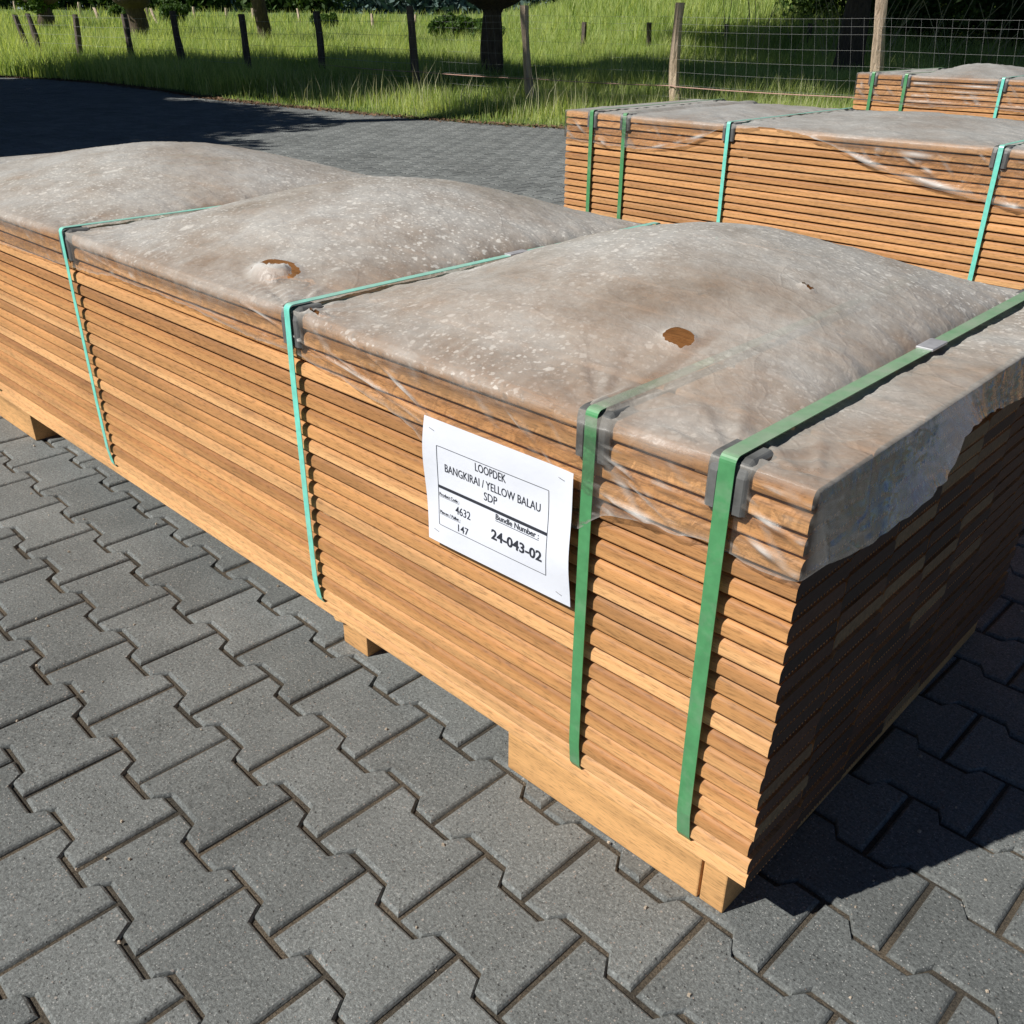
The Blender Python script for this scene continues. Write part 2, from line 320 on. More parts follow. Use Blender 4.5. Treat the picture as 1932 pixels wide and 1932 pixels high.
# ------------------------------------------------------------ grass
def grass(name, N, rmin, rmax, amin, amax, hfun, wfac, mat, dens=None, kindlab='grass'):
    # density falls with distance: LOD only
    uu_ = rng.random(N); r = 1/(1/rmin*(1-uu_)+1/rmax*uu_); a = np.radians(rng.uniform(amin, amax, N))
    x = CX+r*np.cos(a); y = CY+r*np.sin(a); e = y-edge(x)
    ok = (e > .02+.10*rng.random(N)**2*3)
    if dens is not None: ok &= dens(x, y, e, r)
    x, y, r, e = x[ok], y[ok], r[ok], e[ok]; n = len(x)
    z = ground_z(x, y)
    clump = np.array([noise.noise(Vector((a_*.8, b_*.8, 0))) for a_, b_ in zip(x, y)])
    h = hfun(x, y, e, r)*(.6+.7*rng.random(n))*(1+.55*clump)
    wd = np.maximum(.0035, r*wfac)*(.7+.6*rng.random(n)); th = rng.uniform(0, 2*np.pi, n); ln = rng.uniform(.05, .55, n)*h; la = rng.uniform(0, 2*np.pi, n)
    wx, wy = np.cos(th)*wd, np.sin(th)*wd; lx, ly = np.cos(la)*ln, np.sin(la)*ln
    b = np.stack([x, y, z], -1)
    W = np.stack([wx, wy, 0*wx], -1)
    p1 = b+np.stack([lx*.3, ly*.3, h*.55], -1); p2 = b+np.stack([lx, ly, h], -1)
    V = np.stack([b-W/2, b+W/2, p1+W*.4, p1-W*.4, p2], 1).reshape(-1, 3); k = np.arange(n)*5
    me = fast_mesh(name, V, np.c_[k, k+1, k+2, k+3], np.c_[k+3, k+2, k+4])
    v = np.clip(.45+.35*clump+rng.normal(0, .22, n), 0, 1); fattr(me, 'rnd', np.repeat(v, 5))
    o = link(name, me, mat); tag(o, kind='stuff', label=kindlab, cat='grass'); return o
hv = lambda x, y, e, r: .10+.22*sstep(0, 1.5, e)
grass('verge_grass', 150000, 8, 20, 100, 168, lambda x, y, e, r: np.where(y < 11.5, .05+.19*sstep(.1, 1.2, e), .30), .00062, grass_m, lambda x, y, e, r: e < 12, kindlab='bright green grass verge along the far edge of the paving')
grass('meadow_grass', 230000, 17, 75, 98, 166, lambda x, y, e, r: .35+.22*sstep(20, 34, r), .00062, grass_m, kindlab='tall meadow grass filling the field behind the fence')
stalk_m = leafmat('seed_stalks', (.45, .46, .26), (.72, .68, .45), .3)
grass('seed_stalks', 9000, 8, 20, 100, 160, lambda x, y, e, r: .42+0*x, .00045, stalk_m, lambda x, y, e, r: (e > .25) & (e < 2.2), kindlab='pale seed stalks standing in the grass beside the paving')
# ------------------------------------------------------------ leaves / trees
def leafcloud(cents, rads, N, size, flat=1., seed=0):
    g = np.random.default_rng(seed); cents = np.array(cents, float); rads = np.array(rads, float)
    wv = rads**2; idx = g.choice(len(cents), N, p=wv/wv.sum())
    dv = g.normal(size=(N, 3)); dv /= np.linalg.norm(dv, axis=1)[:, None]
    rr_ = g.random(N)**.45
    P = cents[idx]+dv*(rads[idx]*rr_)[:, None]*np.array([1, 1, flat])
    a = g.normal(size=(N, 3)); a /= np.linalg.norm(a, axis=1)[:, None]; b = np.cross(a, g.normal(size=(N, 3))); b /= np.linalg.norm(b, axis=1)[:, None]
    s = size*(.6+.8*g.random(N))[:, None]
    V = np.stack([P-a*s, P-b*s*.45, P+a*s, P+b*s*.45], 1).reshape(-1, 3); k = np.arange(N)*4
    me = fast_mesh('leaves', V, np.c_[k, k+1, k+2, k+3])
    cl = g.random(len(cents)); v = np.clip(cl[idx]*.6+.3*g.random(N)+.1*dv[:, 2], 0, 1); fattr(me, 'rnd', np.repeat(v, 4)); return me
def tube(pts, rad, ns=12, rough=0., seed=0):
    g = np.random.default_rng(seed); V = []; Fc = []
    for i, (p, r) in enumerate(zip(pts, rad)):
        for k in range(ns):
            a = 2*math.pi*k/ns; rr_ = r*(1+rough*(noise.noise(Vector((math.cos(a)*1.5+seed, math.sin(a)*1.5, p[2]*2.0)))))
            V.append((p[0]+rr_*math.cos(a), p[1]+rr_*math.sin(a), p[2]))
    for i in range(len(pts)-1):
        for k in range(ns):
            a = i*ns+k; b = i*ns+(k+1) % ns; Fc.append((a, b, b+ns, a+ns))
    Fc.append(tuple(range((len(pts)-1)*ns, len(pts)*ns))); Fc.append(tuple(range(ns-1, -1, -1)))
    return V, Fc
def limb(V, Fc, a, b, r0_, r1_, ns=6):
    a = np.array(a, float); b = np.array(b, float); dd = b-a; dd /= np.linalg.norm(dd)
    s = np.cross(dd, [.3, .2, .9]); s /= np.linalg.norm(s); t = np.cross(dd, s); k0 = len(V)
    for p, r in ((a, r0_), (b, r1_)):
        for k in range(ns):
            an = 2*math.pi*k/ns; q_ = p+r*(math.cos(an)*s+math.sin(an)*t); V.append(tuple(q_))
    for k in range(ns): Fc.append((k0+k, k0+(k+1) % ns, k0+ns+(k+1) % ns, k0+ns+k))
    Fc.append(tuple(range(k0+2*ns-1, k0+ns-1, -1)))
def willow(x, y, r, headz, lean, label, crownr=1.7, seed=0, leaves=9000, lm=wleaf_m, sz=.07, low=0.1, flare=1.9):
    z0 = float(ground_z(x, y)); t = empty('pollard_willow', (x, y, z0-.05), label=label, cat='tree', group='pollard willows in the meadow')
    g = random.Random(seed); lx, ly = lean; n = 12
    zs = [headz*i/(n-1) for i in range(n)]
    pts = [(lx*zz+.04*math.sin(zz*2+seed), ly*zz, zz) for zz in zs]
    rad = [r*(1.25 if i == 0 else 1.08-.25*i/(n-1)) for i in range(n)]
    hx, hy = pts[-1][0], pts[-1][1]
    for dz, f in ((.12, 1.0), (.28, .5*(flare+1)), (.5, flare*.95), (.8, flare), (1.1, flare*.85), (1.3, flare*.4)):
        pts.append((hx, hy, headz+dz*.5)); rad.append(r*f)
    V, Fc = tube(pts, rad, 16, .35, seed); hz = headz+2*r
    cents = []; rads = []
    for k in range(26):
        a = g.uniform(0, 6.28); el = g.uniform(.35, 1.4); L = g.uniform(.8, 1.3)*crownr*1.3
        e = (hx+L*math.cos(a)*math.cos(el), hy+L*math.sin(a)*math.cos(el), hz+L*math.sin(el))
        limb(V, Fc, (hx+.7*r*math.cos(a), hy+.7*r*math.sin(a), hz), e, .05, .012)
        for f in (.35, .6, .85, 1.0):
            cents.append((hx+(e[0]-hx)*f, hy+(e[1]-hy)*f, hz+(e[2]-hz)*f+low)); rads.append(crownr*g.uniform(.2, .34))
    link('trunk', mesh('trunk', V, Fc, smooth=True), bark_m, t)
    link('crown', leafcloud(cents, rads, leaves, sz, seed=seed), lm, t)
    return t
willow(-12.86, 12.44, .20, 1.27, (0, 0), 'dark pollard willow with a flared knobby head, closest to the wire fence', 2.6, 3, 45000, wleaf_m, .06, flare=3.0)
willow(-31.3, 19.7, .25, 2.4, (-.06, -.12), 'slim willow leaning left, third tree trunk from the left in the meadow', 2.3, 5, 11000, wleaf_m, .09)
willow(-38.8, 18.85, .40, 1.4, (-.05, -.13), 'stout willow with a sunlit left side and a broken knobby head', 2.4, 9, 9000, wleaf_m, .1, flare=1.8)
willow(-49.9, 19.7, .36, 1.25, (-.03, -.06), 'leftmost pollard willow with a round ball of fresh green shoots', 1.3, 12, 14000, wleaf_m, .1, low=-.9, flare=2.2)
def tall_tree(name, x, y, trunk_h, trunk_r, cents, rads, N, sz, lm, label, cat='tree', seed=0):
    z0 = float(ground_z(x, y)) if y > edge(x) else 0; t = empty(name, (x, y, z0-.05), label=label, cat=cat)
    n = 14; pts = [(.12*math.sin(i*.7+seed)*i/n, .1*math.cos(i*.9+seed)*i/n, trunk_h*i/(n-1)) for i in range(n)]
    rad = [trunk_r*(1.35 if i == 0 else 1.1-.75*i/(n-1)) for i in range(n)]
    V, Fc = tube(pts, rad, 16, .25, seed); g = random.Random(seed)
    for c_ in cents:
        zz = max(trunk_h*.3, min(trunk_h*.97, c_[2]-abs(c_[0])*.4)); i = min(n-1, int(zz/trunk_h*(n-1)))
        limb(V, Fc, (pts[i][0], pts[i][1], zz), c_, trunk_r*.28, .03)
    link('trunk', mesh('trunk', V, Fc, smooth=True), bark_m, t); link('crown', leafcloud(cents, rads, N, sz, .8, seed), lm, t); return t
# big dark tree at right, behind the fence
cc = [(math.cos(a)*rr_, math.sin(a)*rr_, z) for a, rr_, z in [(i*1.9, 1.4+1.4*((i*7) % 3), 4.0+(i*5 % 7)*.8) for i in range(26)]]
tall_tree('oak_tree', -9.15, 18.96, 8, .26, cc, [1.8]*26, 60000, .10, dleaf_m, 'thick dark tree trunk behind the wire fence at the right', seed=4)
# unseen trees added beside the yard, crowns placed to throw the shade
def blob(cx, cy, cz, R_, n, r_, seed):
    g = random.Random(seed); o = []
    for _ in range(n):
        while True:
            p = [g.uniform(-1, 1) for _ in range(3)]
            if sum(v*v for v in p) < 1: break
        o.append((cx+p[0]*R_[0], cy+p[1]*R_[1], cz+p[2]*R_[2]))
    return o, [r_*g.uniform(.8, 1.2) for _ in range(n)]
def shade_tree(name, bx, by, sx, sy, H, R_, n, r_, N, sz, label, seed, mat=leaf_m):
    """crown centred at height H so that its shade falls about (sx, sy)"""
    L = H/math.tan(EL); cx, cy = sx+SX*L, sy+SY*L
    c_, r2 = blob(cx-bx, cy-by, H, R_, n, r_, seed); return tall_tree(name, bx, by, H+R_[2]*.6, .35, c_, r2, N, sz, mat, label, seed=seed)
shade_tree('added_shade_poplar', -14.5, -3.0, -8.2, 17.6, 15, (6.0, 3.4, 2.6), 50, 1.6, 110000, .16, 'very tall poplar added out of view left of the yard to cast shade', 21)
shade_tree('added_shade_lime', -17.6, 2.0, -16.6, 11.2, 7.2, (5.2, 3.6, 1.8), 50, 1.35, 120000, .12, 'broad lime tree added out of view left of the yard to cast shade', 22)
shade_tree('added_shade_poplar', -24.0, 2.5, -10.5, 29.0, 24, (6.5, 6, 3), 44, 1.8, 60000, .2, 'tallest poplar, added out of view far left to cast shade', 27)
shade_tree('added_shade_maple', -16.5, -3.8, -13.2, 2.0, 6, (4.6, 4.8, 1.6), 70, 1.25, 90000, .12, 'maple tree added out of view at the left to shade the far paving', 23)
shade_tree('added_shade_beech', -22.5, -2.5, -19.0, 5.0, 6, (4.0, 3.0, 1.6), 34, 1.2, 50000, .14, 'dense beech tree added out of view furthest left to shade the road', 24)

# bushes
def bush(x, y, w_, h_, label, seed, N=2500, sz=.07, mat=leaf_m, name='bush'):
    z0 = float(ground_z(x, y)); c_, r_ = blob(0, 0, h_*.5, (w_*.35, w_*.35, h_*.32), 12, min(w_, h_)*.25, seed)
    t = empty(name, (x, y, z0), label=label, cat='bush', group='bushes along the far low fence')
    V, Fc = [], []
    for p in c_[:7]: limb(V, Fc, (0, 0, 0), p, .03, .01)
    link('stem', mesh('stem', V, Fc), bark_m, t); link('foliage', leafcloud(c_, r_, N, sz, .9, seed), mat, t)
for i, (x, y, w_, h_, lb) in enumerate([(-57.5, 27.5, 2.6, 1.1, 'small dark bush by the short posts at the far left'), (-56, 29.5, 2.6, 1.3, 'dark bush behind the fourth fence post from the left'), (-45.5, 32.5, 1.8, 1.2, 'dark bush around a short grey post left of the straight fence post'), (-32, 29.5, 3.2, 1.3, 'round bush between the meadow and the dark flared willow'), (-27.5, 26.8, 2.2, 1.0, 'low bush just left of the dark flared willow trunk')]):
    bush(x, y, w_, h_, lb, 40+i, 4000, .09, leaf_m)
# woods beyond: hedge masses
def wood_mass(name, pts, N, sz, mat, label, seed):
    c_, r_ = [], []; g = random.Random(seed)
    for (x0, y0, x1, y1, z0, z1, r, n) in pts:
        for _ in range(n):
            f = g.random(); x = x0+(x1-x0)*f; y = y0+(y1-y0)*f; c_.append((x+g.uniform(-1, 1), y+g.uniform(-1, 1), float(ground_z(x, y))+g.uniform(z0, z1))); r_.append(r*g.uniform(.7, 1.3))
    tag(link(name, leafcloud(c_, r_, N, sz, 1, seed), mat), kind='stuff', label=label, cat='undergrowth')
wood_mass('undergrowth', [(-17, 31, 1, 27, .2, 3.2, 1.0, 130)], 90000, .10, dleaf_m, 'dense dark undergrowth on the slope behind the wire fence', 61)
wood_mass('far_woods', [(-130, 32, -86, 62, .5, 6, 2.2, 150)], 60000, .35, dleaf_m, 'dark line of trees at the far left end of the meadow', 62)
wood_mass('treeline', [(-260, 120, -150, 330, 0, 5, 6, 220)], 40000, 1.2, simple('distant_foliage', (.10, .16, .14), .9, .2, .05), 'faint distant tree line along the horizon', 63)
def stems():
    g = random.Random(5); V, Fc = [], []
    for _ in range(70):
        x = g.uniform(-15, -5); y = 22.5+g.uniform(0, 4); z = float(ground_z(x, y)); a = g.uniform(-.5, .7); h = g.uniform(1.0, 2.2); p = (x, y, z)
        for k in range(4):
            n_ = (x+a*h*((k+1)/4)**1.6, y, z+h*(k+1)/4); limb(V, Fc, p, n_, .009, .008, 4); p = n_
    tag(link('dry_stems', mesh('stems', V, Fc), simple('dry_stem', (.42, .38, .22), .8, .2)), kind='stuff', label='thin pale dry stems leaning up in front of the dark undergrowth', cat='dry stems')
stems()
# ------------------------------------------------------------ fences
near = [(-25.21, 8.55, -25.21, 8.55, 1.05), (-25.31, 9.42, -25.34, 9.35, 1.12), (-24.87, 10.10, -24.85, 10.16, 1.16), (-22.56, 10.26, -22.55, 10.27, 1.18), (-19.88, 10.16, -19.93, 10.07, 1.18), (-16.75, 9.79, -16.77, 9.75, 1.21), (-15.30, 10.43, -15.32, 10.40, 1.24), (-12.23, 10.05, -12.28, 10.00, 1.30), (-9.63, 10.00, -9.73, 9.91, 1.30), (-7.28, 10.27, -7.33, 10.23, 1.34), (-4.57, 10.38, -4.74, 10.30, 1.42), (-1.9, 10.45, -1.95, 10.4, 1.4)]
near[0] = (-27.3, 9.9, -27.6, 9.8, 1.12); near[1] = (-26.2, 9.75, -26.45, 9.68, 1.14)
def fence(name, L, label, rad, mats, seed, absz=False):
    t = empty(name, (L[0][0], L[0][1], 0), label=label, cat='fence'); ox, oy = L[0][0], L[0][1]; g = random.Random(seed); P = []
    for i, (bx, by, tx, ty, tz) in enumerate(L):
        z0 = float(ground_z(bx, by)); k = 9; pts = []; a1 = g.uniform(-.03, .03); a2 = g.uniform(-.02, .02)
        for j in range(k):
            f = j/(k-1); w_ = math.sin(f*math.pi)
            pts.append((bx-ox+(tx-bx)*f+a1*w_, by-oy+(ty-by)*f+a2*w_, z0-.1+((tz-z0 if absz else tz)+.1)*f))
        r = rad*g.uniform(.9, 1.15); V, Fc = tube(pts, [r*(1.05-.15*j/(k-1)) for j in range(k)], 10, .45, seed+i)
        link('post', mesh('post', V, Fc, smooth=False), mats[i] if isinstance(mats, list) else mats, t)
        P.append((tx-ox, ty-oy, bx-ox, by-oy, z0, tz))
    return t, P
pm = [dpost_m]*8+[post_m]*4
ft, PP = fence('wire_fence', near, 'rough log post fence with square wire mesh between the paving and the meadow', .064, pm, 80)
def bar(V, Fc, a, b, r, ns=4):
    limb(V, Fc, a, b, r, r, ns)
for s0 in range(len(PP)-1):
    A, B = PP[s0], PP[s0+1]; V, Fc = [], []
    def pt(f, z):
        fa = z/1.3; ax = A[2]+(A[0]-A[2])*fa; ay = A[3]+(A[1]-A[3])*fa; bx = B[2]+(B[0]-B[2])*fa; by = B[3]+(B[1]-B[3])*fa
        return (ax+(bx-ax)*f, ay+(by-ay)*f-.06, A[4]+z-.012*math.sin(f*math.pi))
    hs = [.12, .25, .40, .55, .70, .86, 1.02, 1.10, 1.18] if s0 >= 7 else [.3, .5, .7, .9, 1.1]
    wr = .0009 if s0 >= 7 else .002
    for h_ in hs:
        for k in range(6): bar(V, Fc, pt(k/6, h_), pt((k+1)/6, h_), wr)
    if s0 >= 0:
        L_ = math.hypot(A[2]-B[2], A[3]-B[3]); nv = max(2, int(L_/.15))
        for k in range(1, nv): bar(V, Fc, pt(k/nv, hs[0]-.01), pt(k/nv, hs[-1]+.01), .0006)
    link('wire_mesh', mesh('wm', V, Fc), wire_m, ft)
    if s0 >= 6:
        V, Fc = [], []
        for k in range(6):
            a, b = pt(k/6, .40), pt((k+1)/6, .40); bar(V, Fc, (a[0], a[1]-.03, a[2]-.02), (b[0], b[1]-.03, b[2]-.02), .006, 6)
        link('rail_wire', mesh('rw', V, Fc), simple('pink_cord', (.5, .3, .25), .6, .1) if s0 == 6 else bpy.data.materials['pink_cord'], ft)
farL = [(-45.47, 33.11, -45.43, 33.16, 0.89), (-41.06, 38.58, -41.15, 38.48, 0.95), (-19.05, 22.34, -19.02, 22.37, 1.12), (-17.97, 24.10, -17.99, 24.08, 1.13), (-16.65, 26.23, -16.69, 26.20, 1.11), (-14.6, 27.6, -14.65, 27.5, 1.15), (-12.0, 29.0, -12.1, 28.9, 1.2)]
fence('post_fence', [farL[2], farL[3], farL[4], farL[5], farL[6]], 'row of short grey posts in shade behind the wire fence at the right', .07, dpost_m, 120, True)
far2 = [(-83, 31.0, -83, 31.1, .95), (-78, 31.5, -78, 31.6, .9), (-67.00, 28.96, -67.00, 28.96, 0.83), (-58.72, 26.39, -59.2, 26.35, 0.9), (-62.68, 30.15, -63.1, 30.16, 0.85), (-57.0, 28.5, -57, 28.4, .9), (-53.93, 27.48, -54.5, 27.40, 0.99), (-60.07, 33.13, -60.06, 33.14, 0.83), (-58.02, 34.20, -58.02, 34.20, 0.8), (-56.98, 35.46, -56.99, 35.44, 0.87), (-53.17, 36.24, -53.35, 36.28, 0.9), farL[0], (-45.83, 36.09, -45.95, 36.07, 0.93), (-43.5, 37.0, -43.4, 37.1, 0.95), farL[1]]
fence('stake_fence', far2, 'scattered line of short pale stakes across the far meadow', .075, ppost_m, 140)
# litter along the paving edge
def litter():
    n = 9000; x = rng.uniform(-24, -3, n); y = edge(x)-.02+rng.normal(0, .09, n); z = rng.random(n)*.02; s = rng.uniform(.008, .03, n)[:, None]
    P_ = np.stack([x, y, z], -1); a = rng.normal(size=(n, 3))*[1, 1, .3]; a /= np.linalg.norm(a, axis=1)[:, None]; b = np.cross(a, [0, 0, 1.]+rng.normal(size=(n, 3))*.3)
    V = np.stack([P_-a*s, P_-b*s*.5, P_+a*s, P_+b*s*.5], 1).reshape(-1, 3); k = np.arange(n)*4
    tag(link('leaf_litter', fast_mesh('lit', V, np.c_[k, k+1, k+2, k+3]), litter_m), kind='stuff', label='dry brown leaf litter along the paving edge', cat='leaf litter')
litter()

def grit():
    n = 900; x = rng.uniform(-3.5, 1.2, n); y = rng.uniform(-1.2, 1.5, n); V = []; Q = []; k = 0
    for i in range(n):
        s_ = .0011+.0030*rng.random()**3; a = rng.uniform(0, 6.28)
        p = np.array([(math.cos(a+t)*s_*rng.uniform(.7, 1.2), math.sin(a+t)*s_*rng.uniform(.7, 1.2), 0) for t in (0, 1.57, 3.14, 4.71)])+[x[i], y[i], .0004]
        t_ = p*[1, 1, 1]; c = p.mean(0); t_ = c+(p-c)*.6+[0, 0, s_*.9]; V += list(p)+list(t_)
        Q += [(k, k+1, k+5, k+4), (k+1, k+2, k+6, k+5), (k+2, k+3, k+7, k+6), (k+3, k, k+4, k+7), (k+4, k+5, k+6, k+7)]; k += 8
    me = fast_mesh('grit', np.array(V), np.array(Q)); me.shade_flat()
    tag(link('grit', me, simple('grit_stone', (.42, .35, .27), .9, .35, 40)), kind='stuff', label='fine pale grit scattered over the grey pavers', cat='grit')
grit()
# ------------------------------------------------------------ timber bundles
PT, BT, BWD, W = .0289, .0242, .1432, 1.029
def board_poly():
    P_ = []; rt, rb, rv = .0095, .0025, .0115; n = 7
    for k in range(n+1):
        a = math.pi+(-math.pi/2)*k/n; P_.append((rt+rt*math.cos(a), BT-rv+rv*math.sin(a)))
    for k in range(n+1):
        a = math.pi/2-(math.pi/2)*k/n; P_.append((BWD-rt+rt*math.cos(a), BT-rv+rv*math.sin(a)))
    for k in range(3):
        a = -(math.pi/2)*k/2; P_.append((BWD-rb+rb*math.cos(a), rb+rb*math.sin(a)))
    m_ = 15; x0, x1 = BWD-.012, .012
    for k in range(m_):
        c_ = x0+(x1-x0)*(k+.5)/m_; g = .0021
        P_ += [(c_+g, 0), (c_+g*.8, .0035), (c_-g*.8, .0035), (c_-g, 0)]
    for k in range(3):
        a = -math.pi/2-(math.pi/2)*k/2; P_.append((rb+rb*math.cos(a), rb+rb*math.sin(a)))
    return P_[::-1]
BP = board_poly()
def board_vf(L, bow, xoff=0, yoff=0, zoff=0, nseg=10):
    n = len(BP); V = []; Fc = []; mi = []
    for s_ in range(nseg+1):
        f = s_/nseg; x = -L*f; dy = bow[0]*math.sin(math.pi*f*bow[2]+bow[3]); dz = bow[1]*math.sin(math.pi*f*bow[4]+bow[5])
        for (a, b) in BP: V.append((x+xoff, a+dy+yoff, b+dz+zoff))
    for s_ in range(nseg):
        for k in range(n): a = s_*n+k; b = s_*n+(k+1) % n; Fc.append((a, b, b+n, a+n)); mi.append(0)
    Fc.append(tuple(range(n-1, -1, -1))); mi.append(1); Fc.append(tuple(range(nseg*n, nseg*n+n))); mi.append(1)
    return V, Fc, mi
def ribbon(path, x, wd, th_=.0012):
    """path: list of (y,z) closed or open; strap of width wd centred at x"""
    V = []; Fc = []; n = len(path)
    nrm = []
    for i in range(n):
        a = path[max(0, i-1)]; b = path[min(n-1, i+1)]; dy, dz = b[0]-a[0], b[1]-a[1]; l = math.hypot(dy, dz) or 1; nrm.append((-dz/l, dy/l))
    for (p, nn) in zip(path, nrm):
        xo = x(p) if callable(x) else x
        for sx in (-1, 1):
            for o in (0, th_): V.append((xo+sx*wd/2, p[0]-nn[0]*o, p[1]-nn[1]*o))
    for i in range(n-1):
        a = i*4; b = a+4
        Fc += [(a, b, b+2, a+2), (a+1, a+3, b+3, b+1), (a, a+1, b+1, b), (a+2, b+2, b+3, a+3)]
    return mesh('strap', V, Fc)
def strap_path(zb, zt, off=.011, bulge=.0, bot=True):
    P_ = []; r = .01
    def arc(cy, cz, a0, a1, n=5):
        for k in range(n+1): a = a0+(a1-a0)*k/n; P_.append((cy+r*math.cos(a), cz+r*math.sin(a)))
    # start under the middle, go to front bottom, up, over, down the back, under
    P_.append((W*.5, zb-.004)); P_.append((.035, zb-.004))
    P_.append((.012, zb+.003)); P_.append((-.003, zb+.03)); P_.append((-off+.002, zb+.075))
    P_.append((-off, zb+.2)); P_.append((-off-.001, zt-.12))
    arc(-off+r, zt+off-r+.002, math.pi, math.pi/2)
    for k in range(1, 12): f = k/12; P_.append((f*W, zt+off+.002-(.004+bulge)*math.sin(math.pi*f)*.0))
    arc(W+off-r, zt+off-r+.002, math.pi/2, 0)
    P_.append((W+off, zb+.1)); P_.append((W-.01, zb-.002)); P_.append((W*.5, zb-.004))
    return P_
def protector_mesh():
    # L-shaped ribbed corner piece around the top edge: origin at timber edge (y=0,z=0 is the edge), extends down and back
    w2 = .027; t = .008; L1 = .058; L2 = .044; V = []; Fc = []
    outer = [(-t, -L1), (-t, -.012), (-t*.7, -.004), (-.002, t*.6), (.006, t), (L2, t)]
    inner = [(-.001, -L1), (-.001, -.01), (-.001, -.003), (-.0005, .0005), (.004, .001), (L2, .001)]
    # ribs across: profile of thickness along x
    xs = [(-w2, .45), (-w2+.003, .9), (-w2+.005, 1.1), (-.0125, 1.1), (-.011, .65), (.011, .65), (.0125, 1.1), (w2-.005, 1.1), (w2-.003, .9), (w2, .45)]
    n = len(outer)
    for x, f in xs:
        for (o, i_) in zip(outer, inner): V.append((x, i_[0]+(o[0]-i_[0])*f, i_[1]+(o[1]-i_[1])*f))
        for i_ in inner: V.append((x, i_[0], i_[1]))
    m_ = 2*n
    for s_ in range(len(xs)-1):
        a, b = s_*m_, (s_+1)*m_
        for k in range(n-1): Fc.append((a+k, a+k+1, b+k+1, b+k)); Fc.append((a+n+k, b+n+k, b+n+k+1, a+n+k+1))
        Fc.append((a, b, b+n, a+n)); Fc.append((a+n-1, a+2*n-1, b+2*n-1, b+n-1))
    for k in range(n-1):
        Fc.append((k, n+k, n+k+1, k+1)); e = (len(xs)-1)*m_; Fc.append((e+k, e+k+1, e+n+k+1, e+n+k))
    return mesh('protector', V, Fc)
PROT = protector_mesh(); PROT.materials.append(prot_m)
def catenoise(x, y, z, s): return noise.noise(Vector((x*s, y*s, z*s)))
def sag_s(x, doms): return max([max(0., math.sin(math.pi*(x-a_)/(b_-a_)))**.6 for (a_, b_, h_, p_) in doms if a_ < x < b_] or [0])
def film_mesh(x0, x1, zt, doms, pins, hem_front, hem_end, holes, creases, nx, ny, wr=1., tight=(), loose=(), seed=0, ends=(1, 1)):
    """sheet over the top of the stack between x0..x1, y 0..W, with hanging skirts; welded"""
    oy = .004
    X = np.linspace(x0, x1, nx); T_ = np.linspace(0, 1, ny); Yt = (T_)*W
    V = np.zeros((nx, ny, 3)); dust = np.ones((nx, ny))
    for i, x in enumerate(X):
        for j, y in enumerate(Yt):
            v = y/W; H = 0
            for (a, b, h_, pk) in doms:
                if a < x < b:
                    u = (x-a)/(b-a); u = u**pk
                    H += h_*(max(0., math.sin(math.pi*u))**(1.05-.4*u))*(max(0., math.sin(math.pi*v**1.15))**.78)*(1-.55*sum(math.exp(-((x-px)/.06)**2) for px in loose)*math.exp(-(y/.22)**2))
            e = min(y, W-y); en = min(x-x0, x1-x) if ends == (1, 1) else (x1-x)
            wrk = 0
            for (px, py) in pins:
                dx, dy = x-px, y-py; r = math.hypot(dx, dy)
                if r < .4:
                    th_ = math.atan2(dy, dx); wrk += .0055*math.sin(th_*13+3*noise.noise(Vector((px*9, th_*3, seed))))*math.exp(-r/.10)*min(1, (r/.075)**2)
            n_ = .004*catenoise(x, y, seed, 7)+.0022*catenoise(x*1., y, seed+5, 22)+.0011*catenoise(x, y*2.2, seed+9, 60)
            flat = min(1, e/.02)*min(1, max(en, 0)/.02)
            # short pleats along the front edge
            ple = .0011*max(0, .5+2*catenoise(x, .3, 4, 8))*math.sin(x*300+9*catenoise(x, y, 1, 14))*math.exp(-(y-.02)**2/.0007)
            for sx_ in tight: n_ += .0022*math.sin(y*95+6*noise.noise(Vector((y*6, sx_, x*3))))*math.exp(-abs(x-sx_)/.05)*min(1, abs(x-sx_)/.02)
            up_ = max([math.exp(-((x-px)/.02)**4)*min(1, e/.012) for px in loose] or [0]); H = max(H, .0125*up_)
            V[i, j] = (x, y, zt+.0035+H+max(-.0022, wr*flat*(n_+wrk+ple)*(1-.8*up_))+(.004*(1-abs(2*v-1)) if H else 0))
            if y == 0: V[i, j, 1] = -oy
            if j == ny-1: V[i, j, 1] = W+oy
            k = 1-.13*math.exp(-e/.05)-.20*math.exp(-y/.22)-.18*math.exp(-max(en, 0)/.05)
            for px in loose: k *= 1-.42*math.exp(-((x-px)/.011)**6)*math.exp(-(y/.28)**4)
            dust[i, j] = k
    for h_ in holes:
        if len(h_) > 5:
            hx, hy = h_[0]+h_[5], h_[1]+h_[6]; rr_ = np.hypot((V[..., 0]-hx)/h_[7], (V[..., 1]-hy)/h_[8]); V[..., 2] += .016*np.clip(1-rr_**2, 0, 1)**.6
    verts = [tuple(p) for p in V.reshape(-1, 3)]; D = list(dust.ravel()); Cr = [0.]*len(D); Sh = [0.]*len(D); Fc = []
    def hole(x, y):
        return False
    def hole_(x, y):
        for (hx, hy, ra, rb, ang) in holes:
            dx, dy = x-hx, y-hy; c, s = math.cos(ang), math.sin(ang); a = dx*c+dy*s; b = -dx*s+dy*c
            th_ = math.atan2(b, a)
            if (a/ra)**2+(b/rb)**2 < 1+.45*noise.noise(Vector((math.cos(th_)*1.6, math.sin(th_)*1.6, hx*20))): return True
        return False
    for i in range(nx-1):
        for j in range(ny-1):
            if hole((X[i]+X[i+1])/2, (Yt[j]+Yt[j+1])/2): continue
            a = i*ny+j; Fc.append((a, a+ny, a+ny+1, a+1))
